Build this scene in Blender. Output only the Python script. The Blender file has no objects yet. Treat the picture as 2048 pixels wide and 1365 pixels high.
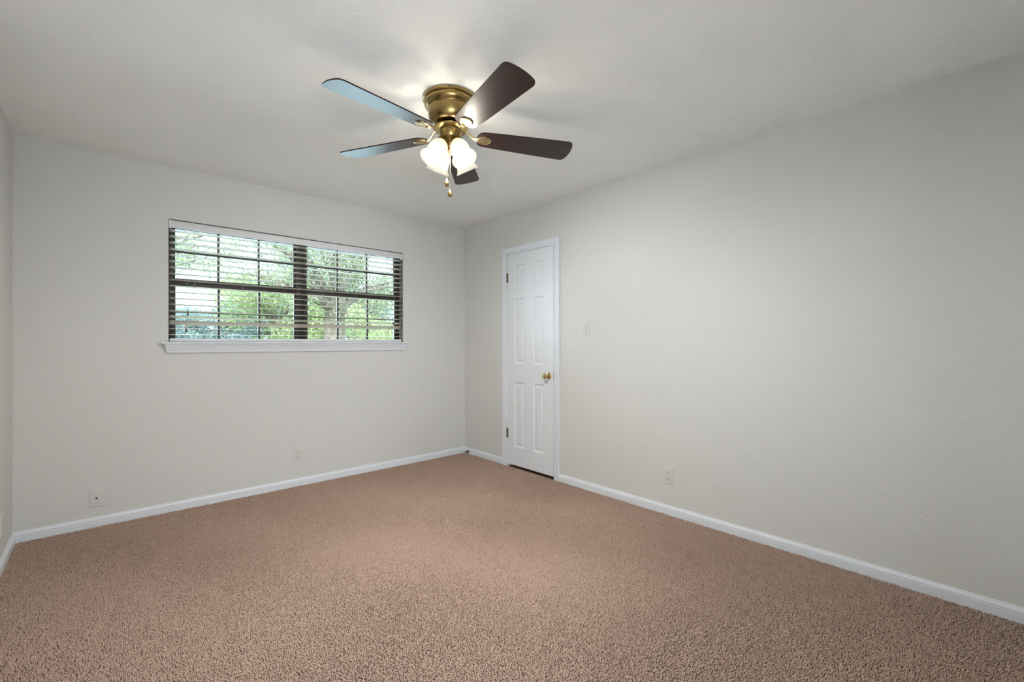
import bpy, bmesh, math, random
import numpy as np
from mathutils import Vector, Matrix

C = bpy.context.scene.collection
S = bpy.context.scene
R = math.radians

# ------------------------------------------------------------------ camera, world, light, exposure
cam_d = bpy.data.cameras.new('camera')
cam_d.sensor_width = 36.0
cam_d.lens = 899.0 / 2048.0 * 36.0
cam_d.shift_y = 0.0015
cam_d.clip_start = 0.02
cam = bpy.data.objects.new('camera', cam_d)
C.objects.link(cam)
cam.location = (0, 0, 1.198)
cam.rotation_euler = (R(90), 0, R(-42.124))
S.camera = cam

S.view_settings.view_transform = 'Standard'
S.view_settings.look = 'None'
S.view_settings.gamma = 1.0
S.view_settings.exposure = 0.40
S.view_settings.use_curve_mapping = False
S.cycles.max_bounces = 24
S.cycles.diffuse_bounces = 16
S.cycles.transparent_max_bounces = 16

world = bpy.data.worlds.new('world')
S.world = world
world.use_nodes = True
wn, wl = world.node_tree.nodes, world.node_tree.links
wn.clear()
w_out = wn.new('ShaderNodeOutputWorld')
w_bg = wn.new('ShaderNodeBackground')
w_tc = wn.new('ShaderNodeTexCoord')
w_no = wn.new('ShaderNodeTexNoise')
w_no.inputs['Scale'].default_value = 3.0
w_no.inputs['Detail'].default_value = 6.0
w_rp = wn.new('ShaderNodeValToRGB')
w_rp.color_ramp.elements[0].position = 0.38
w_rp.color_ramp.elements[0].color = (0.42, 0.68, 1.0, 1)
w_rp.color_ramp.elements[1].position = 0.62
w_rp.color_ramp.elements[1].color = (0.80, 0.92, 1.0, 1)
wl.new(w_tc.outputs['Generated'], w_no.inputs['Vector'])
wl.new(w_no.outputs['Fac'], w_rp.inputs['Fac'])
wl.new(w_rp.outputs['Color'], w_bg.inputs['Color'])
w_bg.inputs['Strength'].default_value = 3.4
wl.new(w_bg.outputs['Background'], w_out.inputs['Surface'])

sun_d = bpy.data.lights.new('sun', 'SUN')
sun_d.energy = 7.0
sun_d.angle = R(2)
sun_d.color = (1.0, 0.95, 0.86)
sun = bpy.data.objects.new('sun', sun_d)
C.objects.link(sun)
sun.rotation_euler = (R(38), 0, R(-25))       # high, behind the house: lights the tree sides seen from the room

# added fill lamp in the unseen hall, shining in through the doorway behind
hall_d = bpy.data.lights.new('hall_fill', 'AREA')
hall_d.shape = 'RECTANGLE'
hall_d.size, hall_d.size_y = 1.10, 1.30
hall_d.energy = 62.0
hall_d.color = (0.86, 0.94, 1.0)
hall = bpy.data.objects.new('hall_fill', hall_d)
C.objects.link(hall)
hall.location = (-0.62, -2.20, 1.05)
hall.rotation_euler = (R(90), 0, 0)
# second added fill lamp on the hall's left, aimed at the right wall
side_d = bpy.data.lights.new('hall_side_fill', 'AREA')
side_d.shape = 'RECTANGLE'
side_d.size, side_d.size_y = 1.5, 1.9
side_d.energy = 62.0
side_d.color = (0.86, 0.94, 1.0)
side = bpy.data.objects.new('hall_side_fill', side_d)
C.objects.link(side)
side.location = (-1.20, -1.45, 1.15)
side.rotation_euler = (0, R(-90), 0)
# open sky in front of the window, falling through the blinds
day_d = bpy.data.lights.new('daylight', 'AREA')
day_d.shape = 'RECTANGLE'
day_d.size, day_d.size_y = 8.0, 2.2
day_d.energy = 900.0
day_d.color = (0.60, 0.82, 1.0)
day = bpy.data.objects.new('daylight', day_d)
C.objects.link(day)
day.location = (1.0, 6.3, 2.25)
day.rotation_euler = (R(-90), 0, 0)

BULB_POWER = 36.0          # watts of each of the four bulbs in the ceiling fan
BULB_COLOR = (1.0, 0.985, 0.95)

# ------------------------------------------------------------------ helpers
def bmnew():
    return bmesh.new()

def finish(bm, sharp=30.0):
    bmesh.ops.recalc_face_normals(bm, faces=bm.faces)
    lim = R(sharp)
    for f in bm.faces:
        f.smooth = True
    for e in bm.edges:
        if len(e.link_faces) == 2:
            e.smooth = e.calc_face_angle(0) < lim
        else:
            e.smooth = True

def obj(name, bm, mat, parent=None, loc=(0, 0, 0), rot=(0, 0, 0), sharp=30.0, label=None):
    finish(bm, sharp)
    me = bpy.data.meshes.new(name)
    bm.to_mesh(me)
    bm.free()
    for m in (mat if isinstance(mat, (list, tuple)) else [mat]):
        me.materials.append(m)
    o = bpy.data.objects.new(name, me)
    C.objects.link(o)
    o.location = loc
    o.rotation_euler = rot
    if parent is not None:
        o.parent = parent
    if label:
        o['label'] = label
    return o

def thing(name, label, cat, loc=(0, 0, 0), rot=(0, 0, 0), group=None):
    o = bpy.data.objects.new(name, None)
    o.empty_display_size = 0.05
    C.objects.link(o)
    o.location = loc
    o.rotation_euler = rot
    o['label'] = label
    o['category'] = cat
    if group:
        o['group'] = group
    return o

def tag(o, label, cat, group=None, kind=None):
    o['label'] = label
    o['category'] = cat
    if group:
        o['group'] = group
    if kind:
        o['kind'] = kind
    return o

def struct(o):
    o['kind'] = 'structure'
    return o

def box(bm, x0, x1, y0, y1, z0, z1, mi=0, bevel=0.0, seg=2, mat4=None):
    vs = [bm.verts.new((x, y, z)) for x in (x0, x1) for y in (y0, y1) for z in (z0, z1)]
    fs = [(0, 1, 3, 2), (4, 6, 7, 5), (0, 4, 5, 1), (2, 3, 7, 6), (0, 2, 6, 4), (1, 5, 7, 3)]
    faces = [bm.faces.new([vs[i] for i in f]) for f in fs]
    for f in faces:
        f.material_index = mi
    if bevel:
        es = {e for f in faces for e in f.edges}
        r = bmesh.ops.bevel(bm, geom=list(es), offset=bevel, segments=seg, profile=0.5, affect='EDGES')
        vs = list({v for f in r['faces'] for v in f.verts} | {v for v in vs if v.is_valid})
        for f in r['faces']:
            f.material_index = mi
    if mat4 is not None:
        bmesh.ops.transform(bm, matrix=mat4, verts=[v for v in vs if v.is_valid])
    return vs

def lathe(bm, prof, n=48, mat4=None, mi=0, closed=False):
    """prof: list of (radius, z); radius 0 makes a pole."""
    rings = []
    new = []
    for r, z in prof:
        if r < 1e-6:
            v = bm.verts.new((0, 0, z)); new.append(v)
            rings.append([v])
        else:
            ring = [bm.verts.new((r * math.cos(2 * math.pi * i / n), r * math.sin(2 * math.pi * i / n), z)) for i in range(n)]
            new += ring
            rings.append(ring)
    pairs = list(zip(rings, rings[1:]))
    if closed:
        pairs.append((rings[-1], rings[0]))
    for a, b in pairs:
        for i in range(n):
            j = (i + 1) % n
            if len(a) == 1 and len(b) == 1:
                continue
            if len(a) == 1:
                f = bm.faces.new((a[0], b[i], b[j]))
            elif len(b) == 1:
                f = bm.faces.new((a[i], a[j], b[0]))
            else:
                f = bm.faces.new((a[i], a[j], b[j], b[i]))
            f.material_index = mi
    if mat4 is not None:
        bmesh.ops.transform(bm, matrix=mat4, verts=new)
    return new

def tube(bm, pts, rad, n=8, mi=0, cap=True, flat=1.0):
    """sweep a round (or flattened) section along points; rad a number or one per point."""
    pts = [Vector(p) for p in pts]
    rad = rad if isinstance(rad, (list, tuple)) else [rad] * len(pts)
    prev = None
    rings = []
    for i, p in enumerate(pts):
        t = (pts[min(i + 1, len(pts) - 1)] - pts[max(i - 1, 0)]).normalized()
        if prev is None:
            a = Vector((0, 0, 1)) if abs(t.z) < 0.9 else Vector((1, 0, 0))
            u = t.cross(a).normalized()
        else:
            u = (prev - t * prev.dot(t)).normalized()
        prev = u
        v = t.cross(u)
        rings.append([bm.verts.new(p + (u * math.cos(2 * math.pi * k / n) + v * flat * math.sin(2 * math.pi * k / n)) * rad[i]) for k in range(n)])
    for a, b in zip(rings, rings[1:]):
        for k in range(n):
            f = bm.faces.new((a[k], a[(k + 1) % n], b[(k + 1) % n], b[k]))
            f.material_index = mi
    if cap:
        for r in (rings[0], rings[-1]):
            f = bm.faces.new(r)
            f.material_index = mi

def prism(bm, outline, z0, z1, mi=0):
    """outline: list of (x, y), closed; extruded in z."""
    a = [bm.verts.new((x, y, z0)) for x, y in outline]
    b = [bm.verts.new((x, y, z1)) for x, y in outline]
    n = len(a)
    fs = [bm.faces.new(a), bm.faces.new(b)]
    for i in range(n):
        fs.append(bm.faces.new((a[i], a[(i + 1) % n], b[(i + 1) % n], b[i])))
    for f in fs:
        f.material_index = mi
    return a + b

def bez(p0, p1, p2, p3, n=10):
    out = []
    for i in range(n + 1):
        t = i / n
        out.append(tuple((1 - t) ** 3 * a + 3 * (1 - t) ** 2 * t * b + 3 * (1 - t) * t * t * c + t ** 3 * d for a, b, c, d in zip(p0, p1, p2, p3)))
    return out

# ------------------------------------------------------------------ materials
def mat(name, col, rough=0.5, metal=0.0, spec=0.5, coat=0.0, ior=1.45):
    m = bpy.data.materials.new(name)
    m.use_nodes = True
    b = m.node_tree.nodes['Principled BSDF']
    b.inputs['Base Color'].default_value = (*col, 1)
    b.inputs['Roughness'].default_value = rough
    b.inputs['Metallic'].default_value = metal
    b.inputs['Specular IOR Level'].default_value = spec
    b.inputs['IOR'].default_value = ior
    b.inputs['Coat Weight'].default_value = coat
    return m

def nd(m, t, **kw):
    n = m.node_tree.nodes.new(t)
    for k, v in kw.items():
        if k in n.inputs:
            n.inputs[k].default_value = v
        else:
            setattr(n, k, v)
    return n

def lk(m, a, b):
    m.node_tree.links.new(a, b)

def coords(m, scale=(1, 1, 1), rot=(0, 0, 0)):
    tc = nd(m, 'ShaderNodeTexCoord')
    mp = nd(m, 'ShaderNodeMapping')
    mp.inputs['Scale'].default_value = scale
    mp.inputs['Rotation'].default_value = rot
    lk(m, tc.outputs['Object'], mp.inputs['Vector'])
    return mp.outputs['Vector']

def bump(m, height, strength, dist):
    b = nd(m, 'ShaderNodeBump')
    b.inputs['Strength'].default_value = strength
    b.inputs['Distance'].default_value = dist
    lk(m, height, b.inputs['Height'])
    lk(m, b.outputs['Normal'], m.node_tree.nodes['Principled BSDF'].inputs['Normal'])
    return b

def ramp(m, fac, stops):
    r = nd(m, 'ShaderNodeValToRGB')
    els = r.color_ramp.elements
    while len(els) < len(stops):
        els.new(0.5)
    for e, (p, c) in zip(els, stops):
        e.position = p
        e.color = (*c, 1) if len(c) == 3 else c
    lk(m, fac, r.inputs['Fac'])
    return r.outputs['Color']

WALL_COL = (0.642, 0.640, 0.628)
m_wall = mat('wall_paint', WALL_COL, 0.75, spec=0.25)
v = coords(m_wall)
n1 = nd(m_wall, 'ShaderNodeTexNoise', Scale=105.0, Detail=3.0, Roughness=0.55)
lk(m_wall, v, n1.inputs['Vector'])
bump(m_wall, ramp(m_wall, n1.outputs['Fac'], [(0.38, (0, 0, 0)), (0.66, (1, 1, 1))]), 0.37, 0.0022)

m_ceil = mat('ceiling_plaster', (0.895, 0.897, 0.886), 0.8, spec=0.2)
v = coords(m_ceil, (1, 1, 1))
nw = nd(m_ceil, 'ShaderNodeTexNoise', Scale=2.6, Detail=2.0)
lk(m_ceil, v, nw.inputs['Vector'])
mixv = nd(m_ceil, 'ShaderNodeMixRGB', blend_type='ADD')
mixv.inputs['Fac'].default_value = 0.35
lk(m_ceil, v, mixv.inputs['Color1'])
lk(m_ceil, nw.outputs['Color'], mixv.inputs['Color2'])
mp2 = nd(m_ceil, 'ShaderNodeMapping')
mp2.inputs['Scale'].default_value = (1.0, 2.4, 1.0)
mp2.inputs['Rotation'].default_value = (0, 0, R(35))
lk(m_ceil, mixv.outputs['Color'], mp2.inputs['Vector'])
n1 = nd(m_ceil, 'ShaderNodeTexNoise', Scale=34.0, Detail=5.0, Roughness=0.66)
lk(m_ceil, mp2.outputs['Vector'], n1.inputs['Vector'])
n2 = nd(m_ceil, 'ShaderNodeTexNoise', Scale=2.2, Detail=3.0)
lk(m_ceil, v, n2.inputs['Vector'])
patch = ramp(m_ceil, n2.outputs['Fac'], [(0.35, (0.40, 0.40, 0.40)), (0.65, (1, 1, 1))])
h1 = ramp(m_ceil, n1.outputs['Fac'], [(0.42, (0, 0, 0)), (0.60, (1, 1, 1))])
mul = nd(m_ceil, 'ShaderNodeMixRGB', blend_type='MULTIPLY')
mul.inputs['Fac'].default_value = 1.0
lk(m_ceil, h1, mul.inputs['Color1'])
lk(m_ceil, patch, mul.inputs['Color2'])
bump(m_ceil, mul.outputs['Color'], 0.55, 0.0032)

m_trim = mat('white_trim_paint', (0.70, 0.735, 0.785), 0.38, spec=0.4)
m_door = mat('white_door_paint', (0.735, 0.760, 0.800), 0.36, spec=0.4)
m_plate = mat('almond_white_plastic', (0.62, 0.61, 0.592), 0.4, spec=0.4)
m_dark = mat('dark_slot', (0.012, 0.012, 0.012), 0.6)
m_steel = mat('steel', (0.45, 0.44, 0.42), 0.35, metal=1.0)
m_hinge = mat('aged_brass_hinge', (0.20, 0.165, 0.11), 0.4, metal=1.0)
m_goldknob = mat('polished_brass', (0.80, 0.65, 0.36), 0.14, metal=1.0)
m_rubber = mat('white_rubber', (0.7, 0.7, 0.68), 0.6)
m_bronze = mat('dark_bronze_aluminium', (0.030, 0.024, 0.020), 0.42, spec=0.5)
m_slat = mat('white_faux_wood_slat', (0.52, 0.47, 0.40), 0.45, spec=0.4)
m_cord = mat('cord', (0.30, 0.28, 0.25), 0.8)
m_tassel = mat('brown_wood_tassel', (0.10, 0.075, 0.05), 0.5)
m_valance = mat('white_valance', (0.69, 0.70, 0.725), 0.4)

m_brass = mat('antique_brass', (0.42, 0.285, 0.095), 0.30, metal=1.0)
v = coords(m_brass, (1, 1, 60))
n1 = nd(m_brass, 'ShaderNodeTexNoise', Scale=6.0, Detail=3.0)
lk(m_brass, v, n1.inputs['Vector'])
lk(m_brass, ramp(m_brass, n1.outputs['Fac'], [(0.3, (0.27, 0.185, 0.068)), (0.7, (0.37, 0.26, 0.105))]), m_brass.node_tree.nodes['Principled BSDF'].inputs['Base Color'])
m_brass_pale = mat('satin_brass', (0.50, 0.40, 0.22), 0.34, metal=1.0)

m_wood = mat('mahogany_blade', (0.05, 0.02, 0.014), 0.38, spec=0.5, coat=0.0, ior=1.56)
v = coords(m_wood, (1.0, 14.0, 1.0))
n1 = nd(m_wood, 'ShaderNodeTexNoise', Scale=9.0, Detail=6.0, Roughness=0.6, Distortion=0.6)
lk(m_wood, v, n1.inputs['Vector'])
lk(m_wood, ramp(m_wood, n1.outputs['Fac'], [(0.30, (0.008, 0.003, 0.002)), (0.52, (0.020, 0.0062, 0.0042)), (0.75, (0.042, 0.013, 0.008))]), m_wood.node_tree.nodes['Principled BSDF'].inputs['Base Color'])
bump(m_wood, n1.outputs['Fac'], 0.12, 0.001)
m_edge = mat('blade_edge', (0.02, 0.010, 0.008), 0.4)

def glow_glass(name, col, emis, trans, body=0.0):
    m = bpy.data.materials.new(name)
    m.use_nodes = True
    n = m.node_tree.nodes
    n.clear()
    out = n.new('ShaderNodeOutputMaterial')
    em = nd(m, 'ShaderNodeEmission', Color=(*col, 1), Strength=emis)
    tr = nd(m, 'ShaderNodeBsdfTransparent')
    tr.inputs['Color'].default_value = (1.0, 0.97, 0.92, 1)
    last = em.outputs['Emission']
    for kind, w in (('ShaderNodeBsdfGlossy', 0.02), ('ShaderNodeBsdfDiffuse', body), ('ShaderNodeBsdfTranslucent', body)):
        if w:
            b = nd(m, kind)
            b.inputs['Color'].default_value = (w * col[0], w * col[1], w * col[2], 1)
            a = nd(m, 'ShaderNodeAddShader')
            lk(m, last, a.inputs[0])
            lk(m, b.outputs['BSDF'], a.inputs[1])
            last = a.outputs['Shader']
    mx = nd(m, 'ShaderNodeMixShader')
    mx.inputs['Fac'].default_value = trans
    lk(m, last, mx.inputs[1])
    lk(m, tr.outputs['BSDF'], mx.inputs[2])
    lk(m, mx.outputs['Shader'], out.inputs['Surface'])
    return m
m_shade = glow_glass('frosted_glass_shade_lit', (1.0, 0.93, 0.78), 0.46, 0.045, 0.0021)
m_bulb = glow_glass('frosted_bulb_lit', (1.0, 0.96, 0.88), 14.0, 0.85)

m_glass = bpy.data.materials.new('window_glass')
m_glass.use_nodes = True
n = m_glass.node_tree.nodes
n.clear()
out = n.new('ShaderNodeOutputMaterial')
tr = nd(m_glass, 'ShaderNodeBsdfTransparent')
tr.inputs['Color'].default_value = (0.95, 0.97, 0.95, 1)
gl = nd(m_glass, 'ShaderNodeBsdfGlossy', Roughness=0.02)
fr = nd(m_glass, 'ShaderNodeFresnel', IOR=1.45)
mx = nd(m_glass, 'ShaderNodeMixShader')
lk(m_glass, fr.outputs['Fac'], mx.inputs['Fac'])
lk(m_glass, tr.outputs['BSDF'], mx.inputs[1])
lk(m_glass, gl.outputs['BSDF'], mx.inputs[2])
lk(m_glass, mx.outputs['Shader'], out.inputs['Surface'])

m_carpet = mat('twist_pile_carpet', (0.44, 0.30, 0.235), 0.95, spec=0.05)
v = coords(m_carpet)
n1 = nd(m_carpet, 'ShaderNodeTexNoise', Scale=150.0, Detail=3.0)
lk(m_carpet, v, n1.inputs['Vector'])
lk(m_carpet, ramp(m_carpet, n1.outputs['Fac'], [(0.30, (0.41, 0.288, 0.228)), (0.50, (0.535, 0.392, 0.320)), (0.75, (0.62, 0.47, 0.395))]), m_carpet.node_tree.nodes['Principled BSDF'].inputs['Base Color'])
m_backing = mat('carpet_backing', (0.20, 0.13, 0.10), 0.95, spec=0.05)
m_brick = mat('cream_painted_brick', (0.72, 0.68, 0.62), 0.8, spec=0.2)
m_lawn = mat('lawn_grass', (0.10, 0.17, 0.045), 0.9, spec=0.1)
v = coords(m_lawn)
n1 = nd(m_lawn, 'ShaderNodeTexNoise', Scale=3.0, Detail=8.0)
lk(m_lawn, v, n1.inputs['Vector'])
lk(m_lawn, ramp(m_lawn, n1.outputs['Fac'], [(0.3, (0.06, 0.11, 0.03)), (0.7, (0.16, 0.24, 0.07))]), m_lawn.node_tree.nodes['Principled BSDF'].inputs['Base Color'])
m_bark = mat('grey_bark', (0.22, 0.18, 0.145), 0.9, spec=0.1)
v = coords(m_bark, (14, 14, 2.2))
n1 = nd(m_bark, 'ShaderNodeTexNoise', Scale=1.6, Detail=6.0)
lk(m_bark, v, n1.inputs['Vector'])
lk(m_bark, ramp(m_bark, n1.outputs['Fac'], [(0.35, (0.10, 0.08, 0.065)), (0.65, (0.30, 0.255, 0.21))]), m_bark.node_tree.nodes['Principled BSDF'].inputs['Base Color'])
bump(m_bark, n1.outputs['Fac'], 0.8, 0.03)

def leaf_mat(name, c0, c1, c2):
    m = bpy.data.materials.new(name)
    m.use_nodes = True
    n = m.node_tree.nodes
    n.clear()
    out = n.new('ShaderNodeOutputMaterial')
    geo = nd(m, 'ShaderNodeNewGeometry')
    col = ramp(m, geo.outputs['Random Per Island'], [(0.0, c0), (0.5, c1), (1.0, c2)])
    d = nd(m, 'ShaderNodeBsdfDiffuse')
    t = nd(m, 'ShaderNodeBsdfTranslucent')
    mx = nd(m, 'ShaderNodeMixShader')
    mx.inputs['Fac'].default_value = 0.42
    lk(m, col, d.inputs['Color'])
    lk(m, col, t.inputs['Color'])
    lk(m, d.outputs['BSDF'], mx.inputs[1])
    lk(m, t.outputs['BSDF'], mx.inputs[2])
    lk(m, mx.outputs['Shader'], out.inputs['Surface'])
    return m
m_leaf = leaf_mat('green_leaves', (0.25, 0.30, 0.19), (0.36, 0.43, 0.26), (0.54, 0.61, 0.40))
m_leaf_y = leaf_mat('yellow_green_leaves', (0.35, 0.41, 0.22), (0.46, 0.54, 0.29), (0.62, 0.69, 0.42))
m_leaf_haze = leaf_mat('hazed_green_leaves', (0.20, 0.28, 0.28), (0.29, 0.38, 0.38), (0.40, 0.49, 0.48))  # distance haze put into the leaf colour as a bluish grey cast

# ------------------------------------------------------------------ room shell (metres)
XL, XR, YB, YF, H = -0.409, 2.896, 3.967, -0.20, 2.44
WX0, WX1, WZ0, WZ1 = 0.329, 2.153, 1.187, 2.072           # window opening
DY0, DY1, DZ1 = 2.650, 3.272, 2.050                       # door opening

bm = bmnew()
box(bm, XL - 0.25, XR + 0.25, YF - 0.25, YB + 0.20, -0.12, 0.0)
struct(obj('floor', bm, m_backing))
bm = bmnew()
box(bm, XL - 0.25, XR + 0.25, YF - 0.25, YB + 0.20, H, H + 0.15)
struct(obj('ceiling', bm, m_ceil))

def wall_with_hole_y(bm, y0, y1, mi):
    for x0, x1, z0, z1 in ((XL - 0.25, WX0, 0, H), (WX1, XR + 0.25, 0, H), (WX0, WX1, 0, WZ0), (WX0, WX1, WZ1, H)):
        box(bm, x0, x1, y0, y1, z0, z1, mi)
    bmesh.ops.remove_doubles(bm, verts=bm.verts, dist=1e-5)
bm = bmnew()
wall_with_hole_y(bm, YB, YB + 0.105, 0)
struct(obj('wall_back', bm, m_wall))
bm = bmnew()
wall_with_hole_y(bm, YB + 0.105, YB + 0.20, 0)
struct(obj('wall_exterior', bm, m_brick))
bm = bmnew()
box(bm, XL - 0.25, XL, YF, YB, 0, H)
struct(obj('wall_left', bm, m_wall))
bm = bmnew()                                                        # front wall; unseen doorway added to let the fill light in
for x0, x1, z0, z1 in ((XL - 0.25, -0.37, 0, H), (0.50, XR + 0.25, 0, H), (-0.37, 0.50, 2.05, H)):
    box(bm, x0, x1, YF - 0.12, YF, z0, z1)
bmesh.ops.remove_doubles(bm, verts=bm.verts, dist=1e-5)
struct(obj('wall_front', bm, m_wall))
bm = bmnew()                                                        # unseen hall added around the fill lamps to light the room
box(bm, -1.35, -1.25, -2.60, YF - 0.12, -0.12, H)
box(bm, -1.25, XL - 0.25, YF - 0.12, YF, 0, H)
box(bm, 0.85, 0.95, -2.60, YF - 0.12, -0.12, H)
box(bm, -1.35, 0.95, -2.70, -2.60, -0.12, H)
struct(obj('wall_added_hall', bm, m_wall))
bm = bmnew()
box(bm, -1.35, 0.95, -2.70, YF - 0.12, H, H + 0.15)
struct(obj('ceiling_added_hall', bm, m_ceil))  # lid of the added, unseen hall
bm = bmnew()
box(bm, -1.25, 0.85, -2.60, YF - 0.25, -0.12, 0.0)
struct(obj('floor_added_hall', bm, mat('added_hall_floor', (0.58, 0.56, 0.54), 0.5)))  # pale neutral floor, keeps light bounced in the added hall uncoloured
bm = bmnew()
box(bm, XR, XR + 0.12, YF, DY0, 0, H)
box(bm, XR, XR + 0.12, DY1, YB, 0, H)
box(bm, XR, XR + 0.12, DY0, DY1, DZ1, H)
box(bm, XR + 0.12, XR + 0.25, YF, YB, 0, H)
bmesh.ops.remove_doubles(bm, verts=bm.verts, dist=1e-5)
struct(obj('wall_right', bm, m_wall))

# baseboards: colonial profile (projection from the wall, height)
BASE = [(0.0, 0.0), (0.014, 0.0), (0.014, 0.044), (0.0115, 0.0455), (0.0115, 0.048), (0.0135, 0.050), (0.0125, 0.055), (0.0085, 0.060), (0.006, 0.064), (0.005, 0.068), (0.0, 0.069)]
def baseboard(name, p0, p1, nrm, mit0, mit1):
    p0, p1, nrm = Vector(p0), Vector(p1), Vector(nrm)
    d = (p1 - p0).normalized()
    bm = bmnew()
    A = [bm.verts.new(p0 + nrm * u + d * (u * mit0) + Vector((0, 0, z))) for u, z in BASE]
    B = [bm.verts.new(p1 + nrm * u - d * (u * mit1) + Vector((0, 0, z))) for u, z in BASE]
    for i in range(len(BASE) - 1):
        bm.faces.new((A[i], A[i + 1], B[i + 1], B[i]))
    bm.faces.new(A)
    bm.faces.new(B)
    return struct(obj(name, bm, m_trim, sharp=40))
baseboard('baseboard_back', (XL, YB, 0), (XR, YB, 0), (0, -1, 0), 1, 1)
baseboard('baseboard_left', (XL, YF, 0), (XL, YB, 0), (1, 0, 0), 0, 1)
baseboard('baseboard_right', (XR, YF, 0), (XR, DY0 - 0.062, 0), (-1, 0, 0), 0, 0)
baseboard('baseboard_right', (XR, DY1 + 0.062, 0), (XR, YB, 0), (-1, 0, 0), 0, 1)

# ------------------------------------------------------------------ carpet pile
rng = np.random.default_rng(7)
def carpet():
    parts = []
    for sp, d0, d1 in ((0.0095, -9.0, 1.25), (0.0056, 1.25, 2.9), (0.0074, 2.9, 9.0)):
        gx, gy = np.meshgrid(np.arange(XL + 0.016, XR - 0.016, sp), np.arange(YF + 0.004, YB - 0.016, sp))
        P = np.stack([gx.ravel(), gy.ravel()], 1)
        P += rng.uniform(-0.45, 0.45, P.shape) * sp
        P[:, 0] = np.clip(P[:, 0], XL + 0.016, XR - 0.016)
        P[:, 1] = np.clip(P[:, 1], YF + 0.004, YB - 0.016)
        dep = P[:, 0] * 0.6707 + P[:, 1] * 0.7417
        k = (dep >= d0) & (dep < d1)
        parts.append(np.c_[P[k], np.full(k.sum(), sp)])
    P = np.concatenate(parts)
    SP = P[:, 2]
    P = P[:, :2]
    n = len(P)
    # pile direction drifts slowly over the room, as after walking and vacuuming
    ph = rng.uniform(0, 6.28, (2, 8)); fr = rng.normal(0, 2.6, (2, 8, 2))
    lean = np.stack([np.sin(P @ fr[k].T + ph[k]).mean(1) for k in range(2)], 1) * 0.005
    lean += rng.normal(0, 0.0026, (n, 2))
    wf = rng.normal(0, 130, (10, 2)); wp = rng.uniform(0, 6.28, 10)
    hgt = rng.uniform(0.0055, 0.0096, n) + 0.0030 * np.sin(P @ wf.T + wp).mean(1)
    r0 = rng.uniform(0.46, 0.64, n) * SP
    a0 = rng.uniform(0, 6.28, n)
    lev = [(0.0, 0.9, 0.0), (0.6, 1.0, 0.40), (1.0, 0.55, 1.0)]
    V = np.zeros((n, 9, 3), np.float32)
    for li, (t, rs, ls) in enumerate(lev):
        for k in range(3):
            a = a0 + k * 2.0944 + li * 0.5
            V[:, li * 3 + k, 0] = P[:, 0] + lean[:, 0] * ls + np.cos(a) * r0 * rs
            V[:, li * 3 + k, 1] = P[:, 1] + lean[:, 1] * ls + np.sin(a) * r0 * rs
            V[:, li * 3 + k, 2] = hgt * t + 0.0002
    V[:, :, 0] = np.clip(V[:, :, 0], XL + 0.0145, XR - 0.0145)
    V[:, :, 1] = np.clip(V[:, :, 1], YF + 0.002, YB - 0.0145)
    q = []
    for li in range(2):
        for k in range(3):
            q.append((li * 3 + k, li * 3 + (k + 1) % 3, li * 3 + 3 + (k + 1) % 3, li * 3 + 3 + k))
    q = np.array(q)
    tri = np.array([6, 7, 8])
    base = (np.arange(n) * 9)[:, None]
    loops = np.concatenate([(base[:, :, None] + q[None]).reshape(n, -1), base + tri[None]], 1).ravel().astype(np.int32)
    sizes = np.tile(np.array([4] * 6 + [3]), n)
    starts = np.concatenate([[0], np.cumsum(sizes)[:-1]]).astype(np.int32)
    me = bpy.data.meshes.new('carpet')
    me.vertices.add(n * 9)
    me.vertices.foreach_set('co', V.ravel())
    me.loops.add(len(loops))
    me.loops.foreach_set('vertex_index', loops)
    me.polygons.add(len(sizes))
    me.polygons.foreach_set('loop_start', starts)
    me.polygons.foreach_set('use_smooth', np.ones(len(sizes), bool))
    me.update()
    me.materials.append(m_carpet)
    o = bpy.data.objects.new('carpet', me)
    C.objects.link(o)
    tag(o, 'brown beige twist pile carpet covering the whole bedroom floor', 'carpet', kind='stuff')
carpet()

# ------------------------------------------------------------------ door on the right wall
door = bpy.data.objects.new('door_1', None)
C.objects.link(door)
door.location = (XR, DY0, 0)
door['label'] = 'narrow white six-panel door with brass knob on the right wall'
door['category'] = 'door'
struct(door)
def at_door(o):
    o.parent = door
    o.location = Vector(o.location) - Vector((XR, DY0, 0))
    return o

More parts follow.
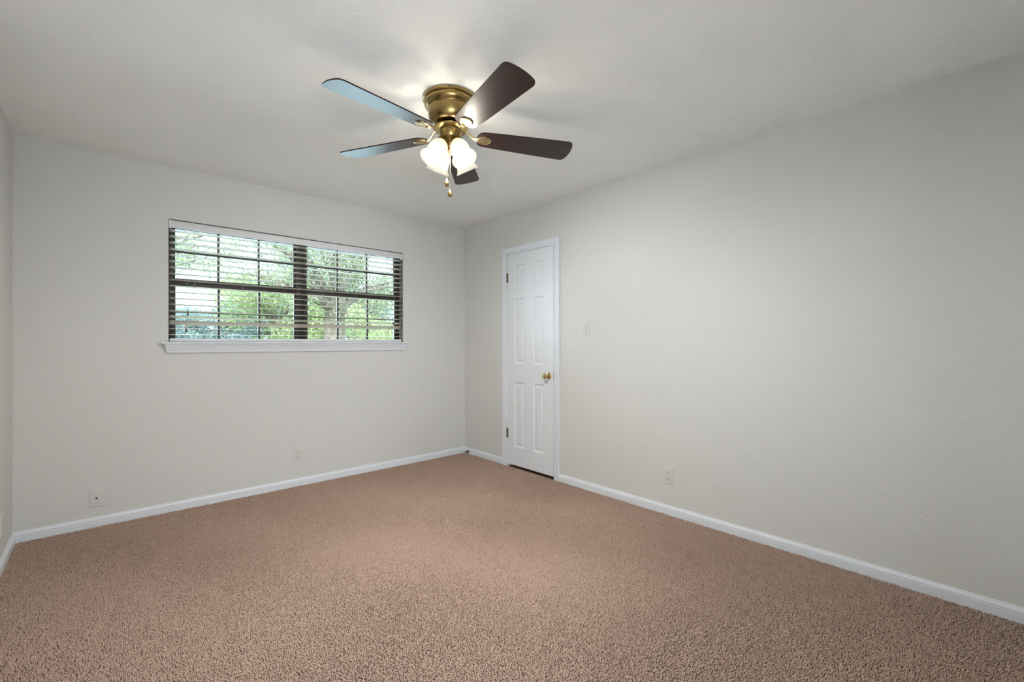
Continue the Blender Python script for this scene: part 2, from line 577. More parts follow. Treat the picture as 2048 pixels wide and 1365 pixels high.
SY0, SY1, SZ0, SZ1, SX = 2.662, 3.262, 0.028, 2.040, XR - 0.002     # slab; SX front face
def door_slab():
    bm = bmnew()
    cols = [(2.778, 2.912), (3.030, 3.164)]
    rows = [(0.205, 0.822), (1.000, 1.615), (1.712, 1.934)]
    ys = sorted({SY0, SY1, *[a for c in cols for a in c]})
    zs = sorted({SZ0, SZ1, *[a for r in rows for a in r]})
    V = {}
    def vv(x, y, z):
        k = (round(x, 5), round(y, 5), round(z, 5))
        if k not in V:
            V[k] = bm.verts.new((x, y, z))
        return V[k]
    def ring(y0, y1, z0, z1, x):
        return [vv(x, y0, z0), vv(x, y1, z0), vv(x, y1, z1), vv(x, y0, z1)]
    for i in range(len(ys) - 1):
        for j in range(len(zs) - 1):
            y0, y1, z0, z1 = ys[i], ys[i + 1], zs[j], zs[j + 1]
            if (y0, y1) in cols and (z0, z1) in rows:
                steps = [(0.0, 0.0), (0.004, 0.004), (0.013, 0.0085), (0.020, 0.0085), (0.038, 0.0025), (0.040, 0.002)]
                rs = [ring(y0 + s, y1 - s, z0 + s, z1 - s, SX + d) for s, d in steps]
                for a, b in zip(rs, rs[1:]):
                    for k in range(4):
                        bm.faces.new((a[k], a[(k + 1) % 4], b[(k + 1) % 4], b[k]))
                bm.faces.new(rs[-1])
            else:
                bm.faces.new(ring(y0, y1, z0, z1, SX))
    xb = SX + 0.035
    for i in range(len(ys) - 1):
        bm.faces.new([vv(SX, ys[i], SZ0), vv(SX, ys[i + 1], SZ0), vv(xb, ys[i + 1], SZ0), vv(xb, ys[i], SZ0)])
        bm.faces.new([vv(SX, ys[i], SZ1), vv(SX, ys[i + 1], SZ1), vv(xb, ys[i + 1], SZ1), vv(xb, ys[i], SZ1)])
    for j in range(len(zs) - 1):
        bm.faces.new([vv(SX, SY0, zs[j]), vv(SX, SY0, zs[j + 1]), vv(xb, SY0, zs[j + 1]), vv(xb, SY0, zs[j])])
        bm.faces.new([vv(SX, SY1, zs[j]), vv(SX, SY1, zs[j + 1]), vv(xb, SY1, zs[j + 1]), vv(xb, SY1, zs[j])])
    for i in range(len(ys) - 1):
        for j in range(len(zs) - 1):
            bm.faces.new(ring(ys[i], ys[i + 1], zs[j], zs[j + 1], xb))
    return obj('door_slab', bm, m_door, sharp=12)
slab = at_door(door_slab())

bm = bmnew()                                                        # jamb
J = 0.011
box(bm, XR + 0.001, XR + 0.11, DY0, DY0 + J, 0, DZ1)
box(bm, XR + 0.001, XR + 0.11, DY1 - J + 0.002, DY1, 0, DZ1)
box(bm, XR + 0.001, XR + 0.11, DY0, DY1, DZ1 - 0.008, DZ1)
box(bm, XR + 0.036, XR + 0.05, DY0 + J, DY0 + J + 0.012, 0, DZ1 - 0.008)
at_door(obj('door_jamb', bm, m_trim))

CASE = [(0.0, 0.0), (0.0, 0.009), (0.004, 0.0115), (0.016, 0.0115), (0.019, 0.009), (0.022, 0.0105), (0.040, 0.0165), (0.050, 0.0175), (0.058, 0.0165), (0.062, 0.012), (0.062, 0.0)]
bm = bmnew()
rows_ = []
for u, h in CASE:
    x = XR - h
    y0, y1, z1 = DY0 - u, DY1 + u, DZ1 + u
    rows_.append([bm.verts.new(p) for p in ((x, y0, 0.0), (x, y0, z1), (x, y1, z1), (x, y1, 0.0))])
for a, b in zip(rows_, rows_[1:]):
    for k in range(3):
        bm.faces.new((a[k], a[k + 1], b[k + 1], b[k]))
at_door(obj('door_casing', bm, m_trim, sharp=20))

for hz in (1.824, 0.324):
    bm = bmnew()
    for k in range(5):
        lathe(bm, [(0, -0.0088), (0.0062, -0.0088), (0.0068, -0.008), (0.0068, 0.008), (0.0062, 0.0088), (0, 0.0088)], 14,
              Matrix.Translation((SX - 0.0065, SY1 + 0.003, hz + (k - 2) * 0.0178)))
    lathe(bm, [(0, 0.0445), (0.003, 0.0445), (0.0055, 0.047), (0.0045, 0.050), (0, 0.051)], 12, Matrix.Translation((SX - 0.0065, SY1 + 0.003, hz)))
    box(bm, SX - 0.004, SX + 0.0005, SY1 - 0.008, SY1 + 0.001, hz - 0.0445, hz + 0.0445)
    at_door(obj('hinge', bm, m_hinge, label='dark aged brass hinge'))

bm = bmnew()
KM = Matrix.Translation((SX, 2.722, 0.905)) @ Matrix.Rotation(R(-90), 4, 'Y')
lathe(bm, [(0, 0), (0.0335, 0.0), (0.0335, 0.003), (0.030, 0.007), (0.020, 0.010), (0.013, 0.0125), (0.0115, 0.020), (0.013, 0.027), (0.020, 0.031), (0.0255, 0.037), (0.0275, 0.045), (0.0262, 0.053), (0.021, 0.060), (0.012, 0.0635), (0, 0.0642)], 36, KM)
knob = at_door(obj('door_knob', bm, m_goldknob, label='polished brass door knob'))
bm = bmnew()
lathe(bm, [(0, 0.0646), (0.005, 0.0650), (0.006, 0.0642), (0.006, 0.0630)], 16, KM)
kb = obj('privacy_pin', bm, m_goldknob)
kb.parent = knob
kb.location = knob.location * 0 
bm = bmnew()
box(bm, SX + 0.0005, SX + 0.020, SY0 - 0.0012, SY0 + 0.0004, 0.905 - 0.033, 0.905 + 0.033)
box(bm, SX - 0.0045, SX + 0.0012, SY0 - 0.0125, SY0 - 0.0085, 0.905 - 0.035, 0.905 + 0.035)
at_door(obj('strike_plate', bm, m_hinge, label='dark latch strike plate'))

# ------------------------------------------------------------------ window in the back wall
win = bpy.data.objects.new('window_1', None)
C.objects.link(win)
WC = Vector(((WX0 + WX1) / 2, YB, WZ0))
win.location = WC
win['label'] = 'wide dark bronze double window with grid panes above a white sill'
win['category'] = 'window'
struct(win)
def at_win(o):
    o.parent = win
    o.location = Vector(o.location) - WC
    return o
FY0, FY1 = 4.046, 4.094
MX = 1.236                                                          # centre mullion
bm = bmnew()
box(bm, WX0, WX0 + 0.028, FY0, FY1, WZ0 + 0.016, WZ1, bevel=0.002)
box(bm, WX1 - 0.028, WX1, FY0, FY1, WZ0 + 0.016, WZ1, bevel=0.002)
box(bm, WX0 + 0.026, WX1 - 0.026, FY0, FY1, WZ1 - 0.028, WZ1, bevel=0.002)
box(bm, WX0 + 0.026, WX1 - 0.026, FY0, FY1, WZ0 + 0.016, WZ0 + 0.028, bevel=0.002)
at_win(obj('window_frame', bm, m_bronze))
bm = bmnew()
box(bm, MX - 0.036, MX + 0.036, FY0 - 0.002, FY1, WZ0 + 0.039, WZ1 - 0.027, bevel=0.003)
box(bm, MX - 0.024, MX - 0.019, FY0 - 0.006, FY0, WZ0 + 0.04, WZ1 - 0.03)
box(bm, MX + 0.019, MX + 0.024, FY0 - 0.006, FY0, WZ0 + 0.04, WZ1 - 0.03)
at_win(obj('mullion', bm, m_bronze))
RZ = 1.640
def sash(name, x0, x1, z0, z1, y, cols, mz, wb, wt):
    bm = bmnew()
    w = 0.024
    y0, y1 = y, y + 0.016
    box(bm, x0, x0 + w, y0, y1, z0, z1, bevel=0.002)
    box(bm, x1 - w, x1, y0, y1, z0, z1, bevel=0.002)
    box(bm, x0 + w - 0.002, x1 - w + 0.002, y0, y1, z0, z0 + wb, bevel=0.002)
    box(bm, x0 + w - 0.002, x1 - w + 0.002, y0, y1, z1 - wt, z1, bevel=0.002)
    for cx in cols:
        box(bm, cx - 0.008, cx + 0.008, y0 + 0.002, y1 - 0.002, z0 + wb - 0.002, z1 - wt + 0.002, bevel=0.0015)
    box(bm, x0 + w - 0.002, x1 - w + 0.002, y0 + 0.003, y1 - 0.003, mz - 0.008, mz + 0.008, bevel=0.0015)
    o = at_win(obj(name, bm, m_bronze))
    bm = bmnew()
    box(bm, x0 + w - 0.004, x1 - w + 0.004, y + 0.007, y + 0.010, z0 + wb - 0.004, z1 - wt + 0.004)
    g = obj('glass_pane', bm, m_glass, parent=o)
    g.location = (0, 0, 0)
    return o
for x0, x1, cols in ((WX0 + 0.024, MX - 0.032, (0.643, 0.920)), (MX + 0.032, WX1 - 0.024, (1.553, 1.830))):
    sash('upper_sash', x0, x1, 1.622, WZ1 - 0.022, FY0 + 0.026, cols, 1.862, 0.046, 0.024)
    sash('lower_sash', x0, x1, WZ0 + 0.017, 1.650, FY0 + 0.006, [c - 0.001 for c in cols], 1.424, 0.024, 0.044)
# stool and moulded apron
bm = bmnew()
box(bm, WX0 + 0.0005, WX1 - 0.0005, YB - 0.002, FY0 + 0.004, WZ0, WZ0 + 0.0165)
vs = box(bm, 0.285, 2.205, YB - 0.042, YB - 0.0005, WZ0 - 0.001, WZ0 + 0.0165, bevel=0.006, seg=3)
at_win(obj('window_sill', bm, m_trim))
AP = [(0.0, 0.0), (0.030, 0.0), (0.030, -0.010), (0.027, -0.014), (0.024, -0.024), (0.021, -0.034), (0.018, -0.041), (0.0165, -0.043), (0.0185, -0.046), (0.0175, -0.055), (0.014, -0.062), (0.0, -0.063)]
bm = bmnew()
A = [bm.verts.new((0.318 + (0.030 - u) * 0.8 - 0.012, YB - u, WZ0 - 0.001 + z)) for u, z in AP]
B = [bm.verts.new((2.172 - (0.030 - u) * 0.8 + 0.012, YB - u, WZ0 - 0.001 + z)) for u, z in AP]
for i in range(len(AP) - 1):
    bm.faces.new((A[i], A[i + 1], B[i + 1], B[i]))
bm.faces.new(A)
bm.faces.new(B)
at_win(obj('window_apron', bm, m_trim, sharp=35))

# ------------------------------------------------------------------ blind
BO = Vector((WC.x, 4.006, WZ1))
blind = thing('window_blind', 'white horizontal slat blind hanging open inside the window recess', 'blind', BO)
def at_blind(name, bm, m, **k):
    bmesh.ops.translate(bm, verts=bm.verts, vec=-BO)
    return obj(name, bm, m, parent=blind, **k)
bm = bmnew()
box(bm, WX0 + 0.004, WX1 - 0.004, 3.990, 4.038, 2.024, 2.064, bevel=0.002)
at_blind('headrail', bm, m_valance)
bm = bmnew()
box(bm, WX0 + 0.016, WX1 - 0.010, 3.968, 3.980, 2.012, 2.064, bevel=0.003)
box(bm, WX0 + 0.016, WX1 - 0.010, 3.966, 3.979, 2.056, 2.062, bevel=0.002)
box(bm, WX0 + 0.016, WX1 - 0.010, 3.966, 3.979, 2.014, 2.019, bevel=0.002)
at_blind('valance', bm, m_valance)
for x0, x1 in ((WX0 + 0.002, WX0 + 0.0165), (WX1 - 0.0105, WX1 - 0.002)):
    bm = bmnew()
    box(bm, x0, x1, 3.9665, 4.000, 2.010, 2.066, bevel=0.0015)
    at_blind('valance_return', bm, m_valance)
slat_z = [1.998, 1.956, 1.912, 1.866, 1.823, 1.779, 1.734, 1.690, 1.646, 1.602, 1.559, 1.514, 1.470, 1.424, 1.383, 1.342, 1.297, 1.254]
tilt = [7, 7, 7, 7, 5, 5, 5, 4, 4, 4, 4, 4, 4, 5, 15, 33, 0, 0]
SW = 0.025
LX = [0.484, 0.790, 1.095, 1.402, 1.702, 2.007]
for i, (z, t) in enumerate(zip(slat_z, tilt)):
    bm = bmnew()
    nseg = 6
    top, bot = [], []
    for k in range(nseg + 1):
        s = -1 + 2 * k / nseg
        yy, zz = s * SW, 0.0012 * (1 - s * s)
        c, sn = math.cos(R(t)), math.sin(R(t))
        for arr, dz in ((top, 0.0014), (bot, -0.0014)):
            Y, Z = yy, zz + dz
            arr.append((Y * c + Z * sn, -Y * sn + Z * c))
    loop = top + bot[::-1]
    NX = 24
    rings = []
    for q in range(NX + 1):
        x = WX0 + 0.009 + (WX1 - WX0 - 0.018) * q / NX
        sag = 0.0
        if i == 15:
            sag = -0.004 * math.sin(math.pi * q / NX)
        if i == 14:
            sag = -0.003 * math.sin(math.pi * q / NX)
        rings.append([bm.verts.new((x, 4.006 + a, z + b + sag)) for a, b in loop])
    n_ = len(loop)
    for a, b in zip(rings, rings[1:]):
        for k in range(n_):
            bm.faces.new((a[k], a[(k + 1) % n_], b[(k + 1) % n_], b[k]))
    bm.faces.new(rings[0])
    bm.faces.new(rings[-1])
    at_blind('slat', bm, m_slat)
bm = bmnew()
box(bm, WX0 + 0.007, WX1 - 0.009, 3.981, 4.031, 1.2045, 1.228, bevel=0.004, seg=3)
at_blind('bottom_rail', bm, m_valance)
for x in LX:
    bm = bmnew()
    for y in (3.979, 4.033):
        tube(bm, [(x, y, 2.02), (x, y, 1.6), (x, y, 1.226)], 0.0009, 6)
    for z in slat_z:
        tube(bm, [(x, 3.979, z - 0.004), (x, 4.033, z - 0.004)], 0.0006, 5)
    at_blind('ladder_cord', bm, m_cord)
    bm = bmnew()
    tube(bm, [(x, 3.9765, 1.236), (x - 0.003, 3.9765, 1.228), (x - 0.007, 3.977, 1.222)], 0.0018, 6)
    at_blind('cord_clip', bm, m_valance)
TASSEL = [(0, 0.014), (0.0025, 0.014), (0.0040, 0.010), (0.0062, -0.008), (0.0072, -0.013), (0.0062, -0.0155), (0, -0.016)]
for x, zt in ((0.440, 1.409), (0.431, 1.288), (2.052, 1.382), (2.062, 1.370)):
    bm = bmnew()
    tube(bm, [(x, 3.972, 2.012), (x + 0.002, 3.9715, 1.75), (x, 3.972, zt + 0.012)], 0.0009, 6)
    o = at_blind('pull_cord', bm, m_cord)
    bm = bmnew()
    lathe(bm, TASSEL, 14, Matrix.Translation(Vector((x, 3.972, zt)) - BO))
    obj('cord_tassel', bm, m_tassel, parent=o, label='small brown wooden cord tassel')

# ------------------------------------------------------------------ electrical plates
def frame_on(normal):                                               # local x = across, local y = out of the wall, local z = up
    return {'-Y': 0.0, '-X': R(-90), '+X': R(90)}[normal]
def plate_mesh(w=0.070, h=0.115, d=0.006):
    bm = bmnew()
    a = [(-w / 2, -h / 2), (w / 2, -h / 2), (w / 2, h / 2), (-w / 2, h / 2)]
    rings = []
    for ins, y in ((0.0, 0.0), (0.0, -d * 0.45), (0.0015, -d * 0.8), (0.005, -d)):
        rings.append([bm.verts.new((x - math.copysign(ins, x), y, z - math.copysign(ins, z))) for x, z in a])
    for p, q in zip(rings, rings[1:]):
        for k in range(4):
            bm.faces.new((p[k], p[(k + 1) % 4], q[(k + 1) % 4], q[k]))
    bm.faces.new(rings[-1])
    bm.faces.new(rings[0])
    return bm
def screw(parent, z, d=0.006, slot=None):
    bm = bmnew()
    M = Matrix.Translation((0, -d, z)) @ Matrix.Rotation(R(90), 4, 'X')
    lathe(bm, [(0.0033, -0.0005), (0.0033, 0.0006), (0.002, 0.0012), (0, 0.0013)], 14, M)
    box(bm, -0.0028, 0.0028, -d - 0.0015, -d - 0.001, z - 0.0004, z + 0.0004, 1)
    obj('screw', bm, [m_plate, slot or m_plate], parent=parent)
def outlet(label, loc, normal):
    t = thing('electrical_outlet', label, 'outlet', loc, (0, 0, frame_on(normal)), group='duplex wall outlets')
    obj('cover_plate', plate_mesh(), m_plate, parent=t, sharp=25)
    for s in (1, -1):
        bm = bmnew()
        zc = s * 0.0195
        pts = []
        for k in range(40):
            a = 2 * math.pi * k / 40
            pts.append((0.0172 * math.cos(a), max(-0.0135, min(0.0135, 0.0172 * math.sin(a)))))
        A = [bm.verts.new((x, -0.0055, zc + z)) for x, z in pts]
        B = [bm.verts.new((x * 0.96, -0.0078, zc + z * 0.96)) for x, z in pts]
        for k in range(40):
            bm.faces.new((A[k], A[(k + 1) % 40], B[(k + 1) % 40], B[k]))
        bm.faces.new(B)
        box(bm, -0.0078, -0.0052, -0.0083, -0.006, zc + 0.0005, zc + 0.0098, 1)
        box(bm, 0.0052, 0.0076, -0.0083, -0.006, zc + 0.0015, zc + 0.0088, 1)
        lathe(bm, [(0.0030, 0.006), (0.0030, 0.0084), (0, 0.0085)], 14, Matrix.Translation((0, 0, zc - 0.0070)) @ Matrix.Rotation(R(90), 4, 'X'), mi=1)
        obj('receptacle', bm, [m_plate, m_dark], parent=t, sharp=25)
    screw(t, 0.0, slot=m_steel)
    return t
outlet('almond duplex outlet on the back wall below the window', (1.190, YB, 0.260), '-Y')
outlet('almond duplex outlet low on the right wall right of the door', (XR, 1.581, 0.275), '-X')
outlet('outlet cut off by the left photo edge on the left wall', (XL, 3.560, 0.236), '+X')

t = thing('coaxial_plate', 'square-looking cable plate with one black jack, near left corner of back wall', 'wall plate', (-0.043, YB, 0.192))
obj('cover_plate', plate_mesh(0.070, 0.115), m_plate, parent=t, sharp=25)
bm = bmnew()
lathe(bm, [(0.0115, 0.005), (0.0115, 0.0075), (0.0085, 0.0085), (0.0048, 0.0088), (0.0048, 0.0125), (0.0034, 0.0125), (0.0034, 0.006)], 6 * 4, Matrix.Rotation(R(90), 4, 'X'))
obj('jack', bm, m_plate, parent=t)
bm = bmnew()
lathe(bm, [(0, 0.0126), (0.0046, 0.0126), (0.0050, 0.012), (0.0050, 0.009)], 18, Matrix.Rotation(R(90), 4, 'X'))
obj('jack_opening', bm, m_dark, parent=t, label='black hole of the cable jack')
screw(t, 0.042)
screw(t, -0.042)

t = thing('light_switch', 'almond toggle light switch on the right wall beside the door', 'light switch', (XR, 2.299, 1.314), (0, 0, frame_on('-X')))
obj('cover_plate', plate_mesh(), m_plate, parent=t, sharp=25)
bm = bmnew()
box(bm, -0.0052, 0.0052, -0.0066, -0.005, -0.012, 0.012, 1)
box(bm, -0.0042, 0.0042, -0.018, -0.005, -0.0035, 0.0045, 0, bevel=0.001, mat4=Matrix.Rotation(R(-24), 4, 'X'))
obj('toggle', bm, [m_plate, m_steel], parent=t)
screw(t, 0.030)
screw(t, -0.030)

# door stop on the baseboard at the corner
DS = Vector((XR - 0.0135, 3.885, 0.030))
t = thing('door_stop', 'short spring door stop with white tip on the corner baseboard', 'door stop', DS, (0, R(-90), 0))
bm = bmnew()
lathe(bm, [(0, 0), (0.014, 0), (0.014, 0.003), (0.010, 0.008), (0.0075, 0.012), (0, 0.012)], 20)
obj('mount', bm, m_dark, parent=t)
bm = bmnew()
pts = [(0.0058 * math.cos(a), 0.0058 * math.sin(a), 0.010 + 0.045 * a / (2 * math.pi * 14)) for a in [2 * math.pi * k / 12 for k in range(12 * 14 + 1)]]
tube(bm, pts, 0.0016, 6)
obj('spring', bm, m_hinge, parent=t)
bm = bmnew()
lathe(bm, [(0, 0.053), (0.0075, 0.053), (0.0082, 0.056), (0.0082, 0.066), (0.0065, 0.070), (0, 0.071)], 18)
obj('tip', bm, m_rubber, parent=t, label='white rubber tip')

# ------------------------------------------------------------------ ceiling fan
FX, FY = 1.306, 1.913
fan = thing('ceiling_fan', 'brass flush-mount ceiling fan with five dark wood blades and four lit glass shades', 'ceiling fan', (FX, FY, H))
def Z(z):
    return z - H
bm = bmnew()
prof = [(0.0, 2.4399), (0.134, 2.4399), (0.1385, 2.436), (0.1385, 2.424), (0.1345, 2.4205), (0.1305, 2.4195), (0.1320, 2.412), (0.1310, 2.403), (0.1265, 2.394), (0.1195, 2.388), (0.1155, 2.385), (0.1145, 2.383), (0.1125, 2.3805),
        (0.1120, 2.362), (0.1095, 2.342), (0.1030, 2.324), (0.092, 2.312), (0.076, 2.3045), (0.060, 2.301), (0.050, 2.3005), (0.0, 2.3005)]
lathe(bm, [(r, Z(z)) for r, z in prof], 72)
housing = obj('motor_housing', bm, m_brass, parent=fan, sharp=25)
for a in (R(232.5), R(234.5), R(239.5)):
    bm = bmnew()
    M = Matrix.Translation((0.1365 * math.cos(a), 0.1365 * math.sin(a), Z(2.431))) @ Matrix.Rotation(a, 4, 'Z')
    box(bm, -0.001, 0.0025, -0.0022, 0.0022, -0.0042, 0.0042, mat4=M)
    obj('mounting_screw', bm, m_dark, parent=housing)
bm = bmnew()
lathe(bm, [(r, Z(z)) for r, z in [(0, 2.3004), (0.052, 2.3004), (0.052, 2.292), (0.086, 2.291), (0.089, 2.289), (0.088, 2.285), (0.060, 2.276), (0, 2.276)]], 60)
obj('flywheel', bm, m_brass, parent=fan, sharp=25)
bm = bmnew()
lathe(bm, [(r, Z(z)) for r, z in [(0, 2.278), (0.056, 2.278), (0.0585, 2.276), (0.0585, 2.273), (0.0565, 2.271), (0.0555, 2.250), (0.050, 2.238), (0.040, 2.230), (0.028, 2.214), (0.022, 2.204), (0.020, 2.197), (0.0135, 2.191), (0.0125, 2.182), (0.0125, 2.176), (0.0085, 2.170), (0.0075, 2.158), (0.0045, 2.152), (0, 2.151)]], 48)
obj('switch_housing', bm, m_brass, parent=fan, sharp=25)

# blades (length along local x)
def blade_outline():
    r0, r1 = 0.136, 0.655
    w0, w1 = 0.057, 0.079
    up = []
    for k in range(9):                                              # rounded root
        a = math.pi - (math.pi / 2) * k / 8
        up.append((r0 + 0.040 + 0.040 * math.cos(a), w0 * math.sin(a) ** 0.8 if math.sin(a) > 0 else 0.0))
    for k in range(1, 12):
        t = k / 12
        up.append((r0 + 0.040 + (r1 - 0.040 - r0 - 0.040) * t, w0 + (w1 - w0) * t ** 0.8))
    for k in range(8):                                              # rounded tip corner, gently bowed end
        a = math.pi / 2 - R(70) * k / 7
        up.append((r1 - 0.0369 + 0.030 * math.cos(a), w1 - 0.030 + 0.030 * math.sin(a)))
    yc = up[-1][1]
    for k in range(1, 5):
        y = yc * (1 - k / 5)
        up.append((r1 - 0.0087 * (y / yc) ** 2, y))
    pts = up + [(r1, 0.0)] + [(x, -y) for x, y in reversed(up[1:])]
    return pts
BZ = 2.2575
bm = bmnew()
bol = blade_outline()
a = [bm.verts.new((x, y, -0.003)) for x, y in bol]
b = [bm.verts.new((x, y, 0.003)) for x, y in bol]
bm.faces.new(a)
bm.faces.new(b)
for i in range(len(a)):
    f = bm.faces.new((a[i], a[(i + 1) % len(a)], b[(i + 1) % len(a)], b[i]))
    f.material_index = 1
PITCH = [-10.5, -10.5, -10.5, -13.0, -11.0]
angles = [45.8, 117.6, 187.2, 261.0, 333.3]
DROOP = [1.0, 1.0, 1.0, 0.1, 1.0]
blade_me = None
for k, ang in enumerate(angles):
    Mb = Matrix.Rotation(R(ang), 4, 'Z') @ Matrix.Translation((0, 0, Z(BZ))) @ Matrix.Rotation(R(DROOP[k]), 4, 'Y') @ Matrix.Rotation(R(PITCH[k]), 4, 'X')
    if k == 0:
        o = obj('fan_blade', bm, [m_wood, m_edge], parent=fan, sharp=40)
        blade_me = o.data
    else:
        o = bpy.data.objects.new('fan_blade', blade_me)
        C.objects.link(o)
        o.parent = fan
    o.matrix_local = Mb
    # blade iron: S-curved arm and shield-shaped medallion under the blade root
    bm2 = bmnew()
    path = bez((0.066, 0, 0.034), (0.100, 0, 0.034), (0.105, 0, -0.012), (0.150, 0, -0.0085), 14)
    tube(bm2, path, [0.0100] * 5 + [0.0085] * 5 + [0.0095, 0.011, 0.0125, 0.013, 0.012], 12, flat=0.5)
    out = []
    for q in range(36):
        th = 2 * math.pi * q / 36
        rx = 0.034 if math.cos(th) > 0 else 0.046
        out.append((0.178 + rx * math.cos(th), 0.032 * math.sin(th) * (1.0 if math.cos(th) > 0 else (1 - 0.25 * abs(math.cos(th))))))
    top_ = [bm2.verts.new((x, y, -0.0032)) for x, y in out]
    r1_ = [bm2.verts.new((x, y, -0.0075)) for x, y in out]
    r2_ = [bm2.verts.new((0.176 + (x - 0.176) * 0.90, y * 0.90, -0.0092)) for x, y in out]
    r3_ = [bm2.verts.new((0.175 + (x - 0.175) * 0.80, y * 0.80, -0.0072)) for x, y in out]
    r4_ = [bm2.verts.new((0.172 + (x - 0.172) * 0.42, y * 0.42, -0.0098)) for x, y in out]
    for p, q2 in ((top_, r1_), (r1_, r2_), (r2_, r3_), (r3_, r4_)):
        for q in range(36):
            bm2.faces.new((p[q], p[(q + 1) % 36], q2[(q + 1) % 36], q2[q]))
    bm2.faces.new(top_)
    bm2.faces.new(r4_)
    io = obj('blade_iron', bm2, m_brass_pale, parent=fan, sharp=50)
    io.matrix_local = Mb

# light kit: four tilted bell shades with bulbs
TILT = R(31.6)
shade_prof = [(0.0285, 0.004), (0.0305, 0.000), (0.0365, -0.008), (0.0430, -0.020), (0.0472, -0.036), (0.0485, -0.052), (0.0480, -0.068), (0.0470, -0.080), (0.0485, -0.090), (0.0530, -0.100), (0.0590, -0.108), (0.0635, -0.1135)]
inner = [(r - 0.0022, z) for r, z in reversed(shade_prof)]
AZ = [235.7 - 53.0 + 0, 235.7 + 37.0, 235.7 + 127.0, 235.7 + 217.0]
# arms measured: near left 53 deg left of the camera line, the rest at quarter turns
for k, az in enumerate(AZ):
    M = Matrix.Rotation(R(az), 4, 'Z') @ Matrix.Translation((0.054, 0, Z(2.200))) @ Matrix.Rotation(-TILT, 4, 'Y')
    bm = bmnew()                                                    # brass fitter cup and its arm
    lathe(bm, [(0, 0.030), (0.012, 0.030), (0.016, 0.024), (0.027, 0.016), (0.0325, 0.008), (0.0335, -0.002), (0.0315, -0.003), (0.0305, 0.004), (0.012, 0.010), (0.010, -0.012), (0, -0.012)], 32, M)
    tube(bm, [(M @ Vector((0, 0, 0.030))), (M @ Vector((0, 0, 0.022)))] , 0.011, 12)
    obj('shade_fitter', bm, m_brass, parent=fan, sharp=35)
    bm = bmnew()
    lathe(bm, shade_prof, 48, M)
    so = obj('lamp_shade', bm, m_shade, parent=fan, sharp=60, label='lit frosted glass bell shade')
    bm = bmnew()
    lathe(bm, [(0, -0.096), (0.010, -0.0945), (0.0185, -0.089), (0.0235, -0.080), (0.0250, -0.070), (0.0230, -0.058), (0.0175, -0.044), (0.0130, -0.032), (0.0125, -0.014), (0, -0.014)], 24, M)
    obj('light_bulb', bm, m_bulb, parent=so, label='glowing frosted bulb')
    ld = bpy.data.lights.new('bulb_light', 'POINT')
    ld.energy = BULB_POWER
    ld.color = BULB_COLOR
    ld.shadow_soft_size = 0.022
    lo = bpy.data.objects.new('bulb_light', ld)
    C.objects.link(lo)
    lo.parent = fan
    lo.location = M @ Vector((0, 0, -0.072))

# pull chains
FOB = [(r * 1.55, z * 1.3) for r, z in ((0, 0.017), (0.0022, 0.016), (0.0030, 0.011), (0.0062, 0.003), (0.0080, -0.004), (0.0072, -0.010), (0.0040, -0.0135), (0, -0.0145))]
rr, ff = Vector((0.7417, -0.6707, 0)), Vector((0.6707, 0.7417, 0))
for start, end in (((-0.010, -0.047, 2.248), (-0.012, -0.046, 1.998)), ((0.003, -0.0125, 2.18), (0.000, -0.020, 1.953))):
    p = rr * start[0] + ff * start[1] + Vector((0, 0, Z(start[2])))
    q = rr * end[0] + ff * end[1] + Vector((0, 0, Z(end[2])))
    bm = bmnew()
    nb = int((p - q).length / 0.0042)
    tube(bm, [p, p.lerp(q, 0.5), q + Vector((0, 0, 0.020))], 0.0005, 5)
    for i in range(nb - 4):
        c = p.lerp(q, i / nb)
        lathe(bm, [(0, 0.0014), (0.0012, 0.0007), (0.0012, -0.0007), (0, -0.0014)], 6, Matrix.Translation(c))
    o = obj('pull_chain', bm, m_brass_pale, parent=fan)
    bm = bmnew()
    lathe(bm, FOB, 20, Matrix.Translation(q))
    obj('chain_fob', bm, m_brass, parent=o, label='teardrop brass pull fob')

# ------------------------------------------------------------------ outdoors
bm = bmnew()
N = 20
box(bm, -60, 80, YB + 0.21, 130, -0.70, -0.50)
tag(obj('lawn', bm, m_lawn), 'green lawn stretching away outside the window', 'lawn', kind='stuff')

def foliage(name, clumps, nleaf, size, m, parent, seed):
    g = np.random.default_rng(seed)
    w = np.array([c[3] * c[4] for c in clumps], float)
    idx = g.choice(len(clumps), nleaf, p=w / w.sum())
    cl = np.array(clumps, float)[idx]
    d = g.normal(size=(nleaf, 3))
    d /= np.linalg.norm(d, axis=1, keepdims=True)
    d *= (g.uniform(0.15, 1.0, nleaf) ** 0.45)[:, None]
    P = cl[:, :3] + d * np.stack([cl[:, 3], cl[:, 3], cl[:, 4]], 1)
    nrm = g.normal(size=(nleaf, 3)) + np.array([0, 0, 0.8])
    nrm /= np.linalg.norm(nrm, axis=1, keepdims=True)
    u = np.cross(nrm, g.normal(size=(nleaf, 3)))
    u /= np.linalg.norm(u, axis=1, keepdims=True)
    vv = np.cross(nrm, u)
    s = g.uniform(0.6, 1.3, nleaf)[:, None] * size
    V = np.stack([P - u * s, P + vv * s * 0.45 + nrm * s * 0.1, P + u * s, P - vv * s * 0.45 + nrm * s * 0.1], 1).astype(np.float32)
    me = bpy.data.meshes.new(name)
    me.vertices.add(nleaf * 4)
    me.vertices.foreach_set('co', V.ravel())
    me.loops.add(nleaf * 4)
    me.loops.foreach_set('vertex_index', np.arange(nleaf * 4, dtype=np.int32))
    me.polygons.add(nleaf)
    me.polygons.foreach_set('loop_start', np.arange(nleaf, dtype=np.int32) * 4)
    me.update()
    me.materials.append(m)
    o = bpy.data.objects.new(name, me)
    C.objects.link(o)
    o.parent = parent
    return o

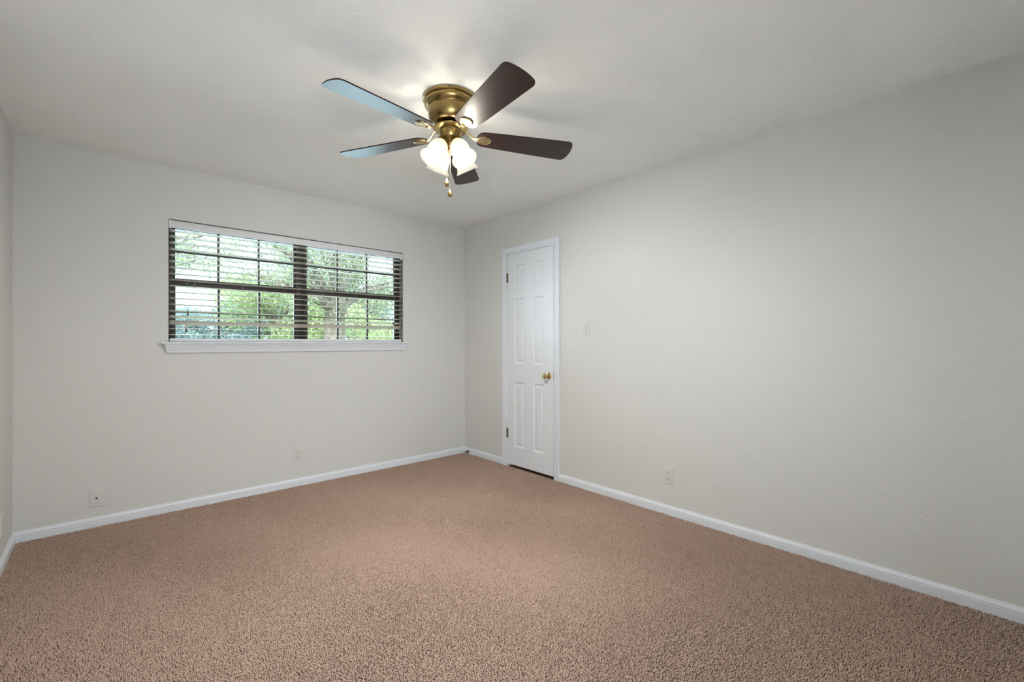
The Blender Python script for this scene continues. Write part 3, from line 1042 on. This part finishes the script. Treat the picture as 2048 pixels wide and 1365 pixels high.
def tree(name, label, x, y, trunk_r, trunk_h, clumps, nleaf, lsize, m, seed):
    t = thing(name, label, 'tree', (x, y, -0.35), group='trees outside the window')
    rnd = random.Random(seed)
    bm = bmnew()
    pts = [(0, 0, -0.05)] + [(rnd.uniform(-.06, .06) * k, rnd.uniform(-.06, .06) * k, trunk_h * k / 5) for k in range(1, 6)]
    tube(bm, pts, [trunk_r * 1.35] + [trunk_r * (1 - 0.10 * k) for k in range(1, 6)], 14)
    for c in clumps:
        z0 = min(max(c[2] * 0.55, trunk_h * 0.4), trunk_h * 0.95)
        s = trunk_h and z0 / trunk_h
        tube(bm, [(0, 0, z0), (c[0] * 0.5, c[1] * 0.5, (z0 + c[2]) / 2 + 0.2), (c[0], c[1], c[2])], [trunk_r * 0.4, trunk_r * 0.22, trunk_r * 0.08], 8)
    obj('trunk', bm, m_bark, parent=t)
    foliage('foliage', clumps, nleaf, lsize, m, t, seed)
    return t
def blob(seed, n, rx, ry, z0, z1, r):
    g = random.Random(seed)
    return [(g.uniform(-rx, rx), g.uniform(-ry, ry), g.uniform(z0, z1), r * g.uniform(0.7, 1.25), r * g.uniform(0.5, 0.95)) for _ in range(n)]
tree('shade_tree', 'large tree with thick grey trunk behind the right half of the window', 4.70, 12.4, 0.33, 6.0,
     blob(3, 17, 2.3, 1.2, 3.1, 6.6, 0.95) + blob(4, 9, 2.2, 0.9, 2.0, 3.6, 0.6), 17000, 0.048, m_leaf, 3)
tree('shade_tree', 'broad light green tree behind the middle of the window', 4.9, 18.8, 0.22, 3.4,
     blob(5, 22, 1.75, 1.3, 1.25, 3.7, 0.95), 26000, 0.06, m_leaf_y, 5)
tree('shade_tree', 'tree with drooping sparse branches across the upper left panes', -0.5, 9.0, 0.10, 4.4,
     [(x + 1.9, y, z, r, h) for x, y, z, r, h in blob(8, 10, 1.3, 0.5, 2.7, 4.2, 0.5)], 4200, 0.03, m_leaf, 8)
tree('shade_tree', 'bright yellow green bush at the lower right panes', 11.6, 23.6, 0.12, 2.2,
     blob(9, 14, 2.0, 1.0, 1.15, 3.2, 0.9), 13000, 0.065, m_leaf_y, 9)
tree('shade_tree', 'green tree at the far right behind the thick trunk', 13.0, 30.0, 0.2, 4.4,
     blob(12, 24, 4.4, 1.6, 1.7, 8.2, 1.4), 20000, 0.10, m_leaf, 12)
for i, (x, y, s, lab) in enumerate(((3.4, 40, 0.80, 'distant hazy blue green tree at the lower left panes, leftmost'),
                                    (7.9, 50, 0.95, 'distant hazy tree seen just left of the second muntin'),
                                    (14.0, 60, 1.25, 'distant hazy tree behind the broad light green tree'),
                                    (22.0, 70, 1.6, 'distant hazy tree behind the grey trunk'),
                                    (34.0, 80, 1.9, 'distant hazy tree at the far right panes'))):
    tree('distant_tree', lab, x, y, 0.3, 3.2 * s, blob(20 + i, 20, 2.9 * s, 1.4, 1.7 * s, 4.9 * s, 1.35 * s), 12000, 0.13 * s, m_leaf_haze, 20 + i)
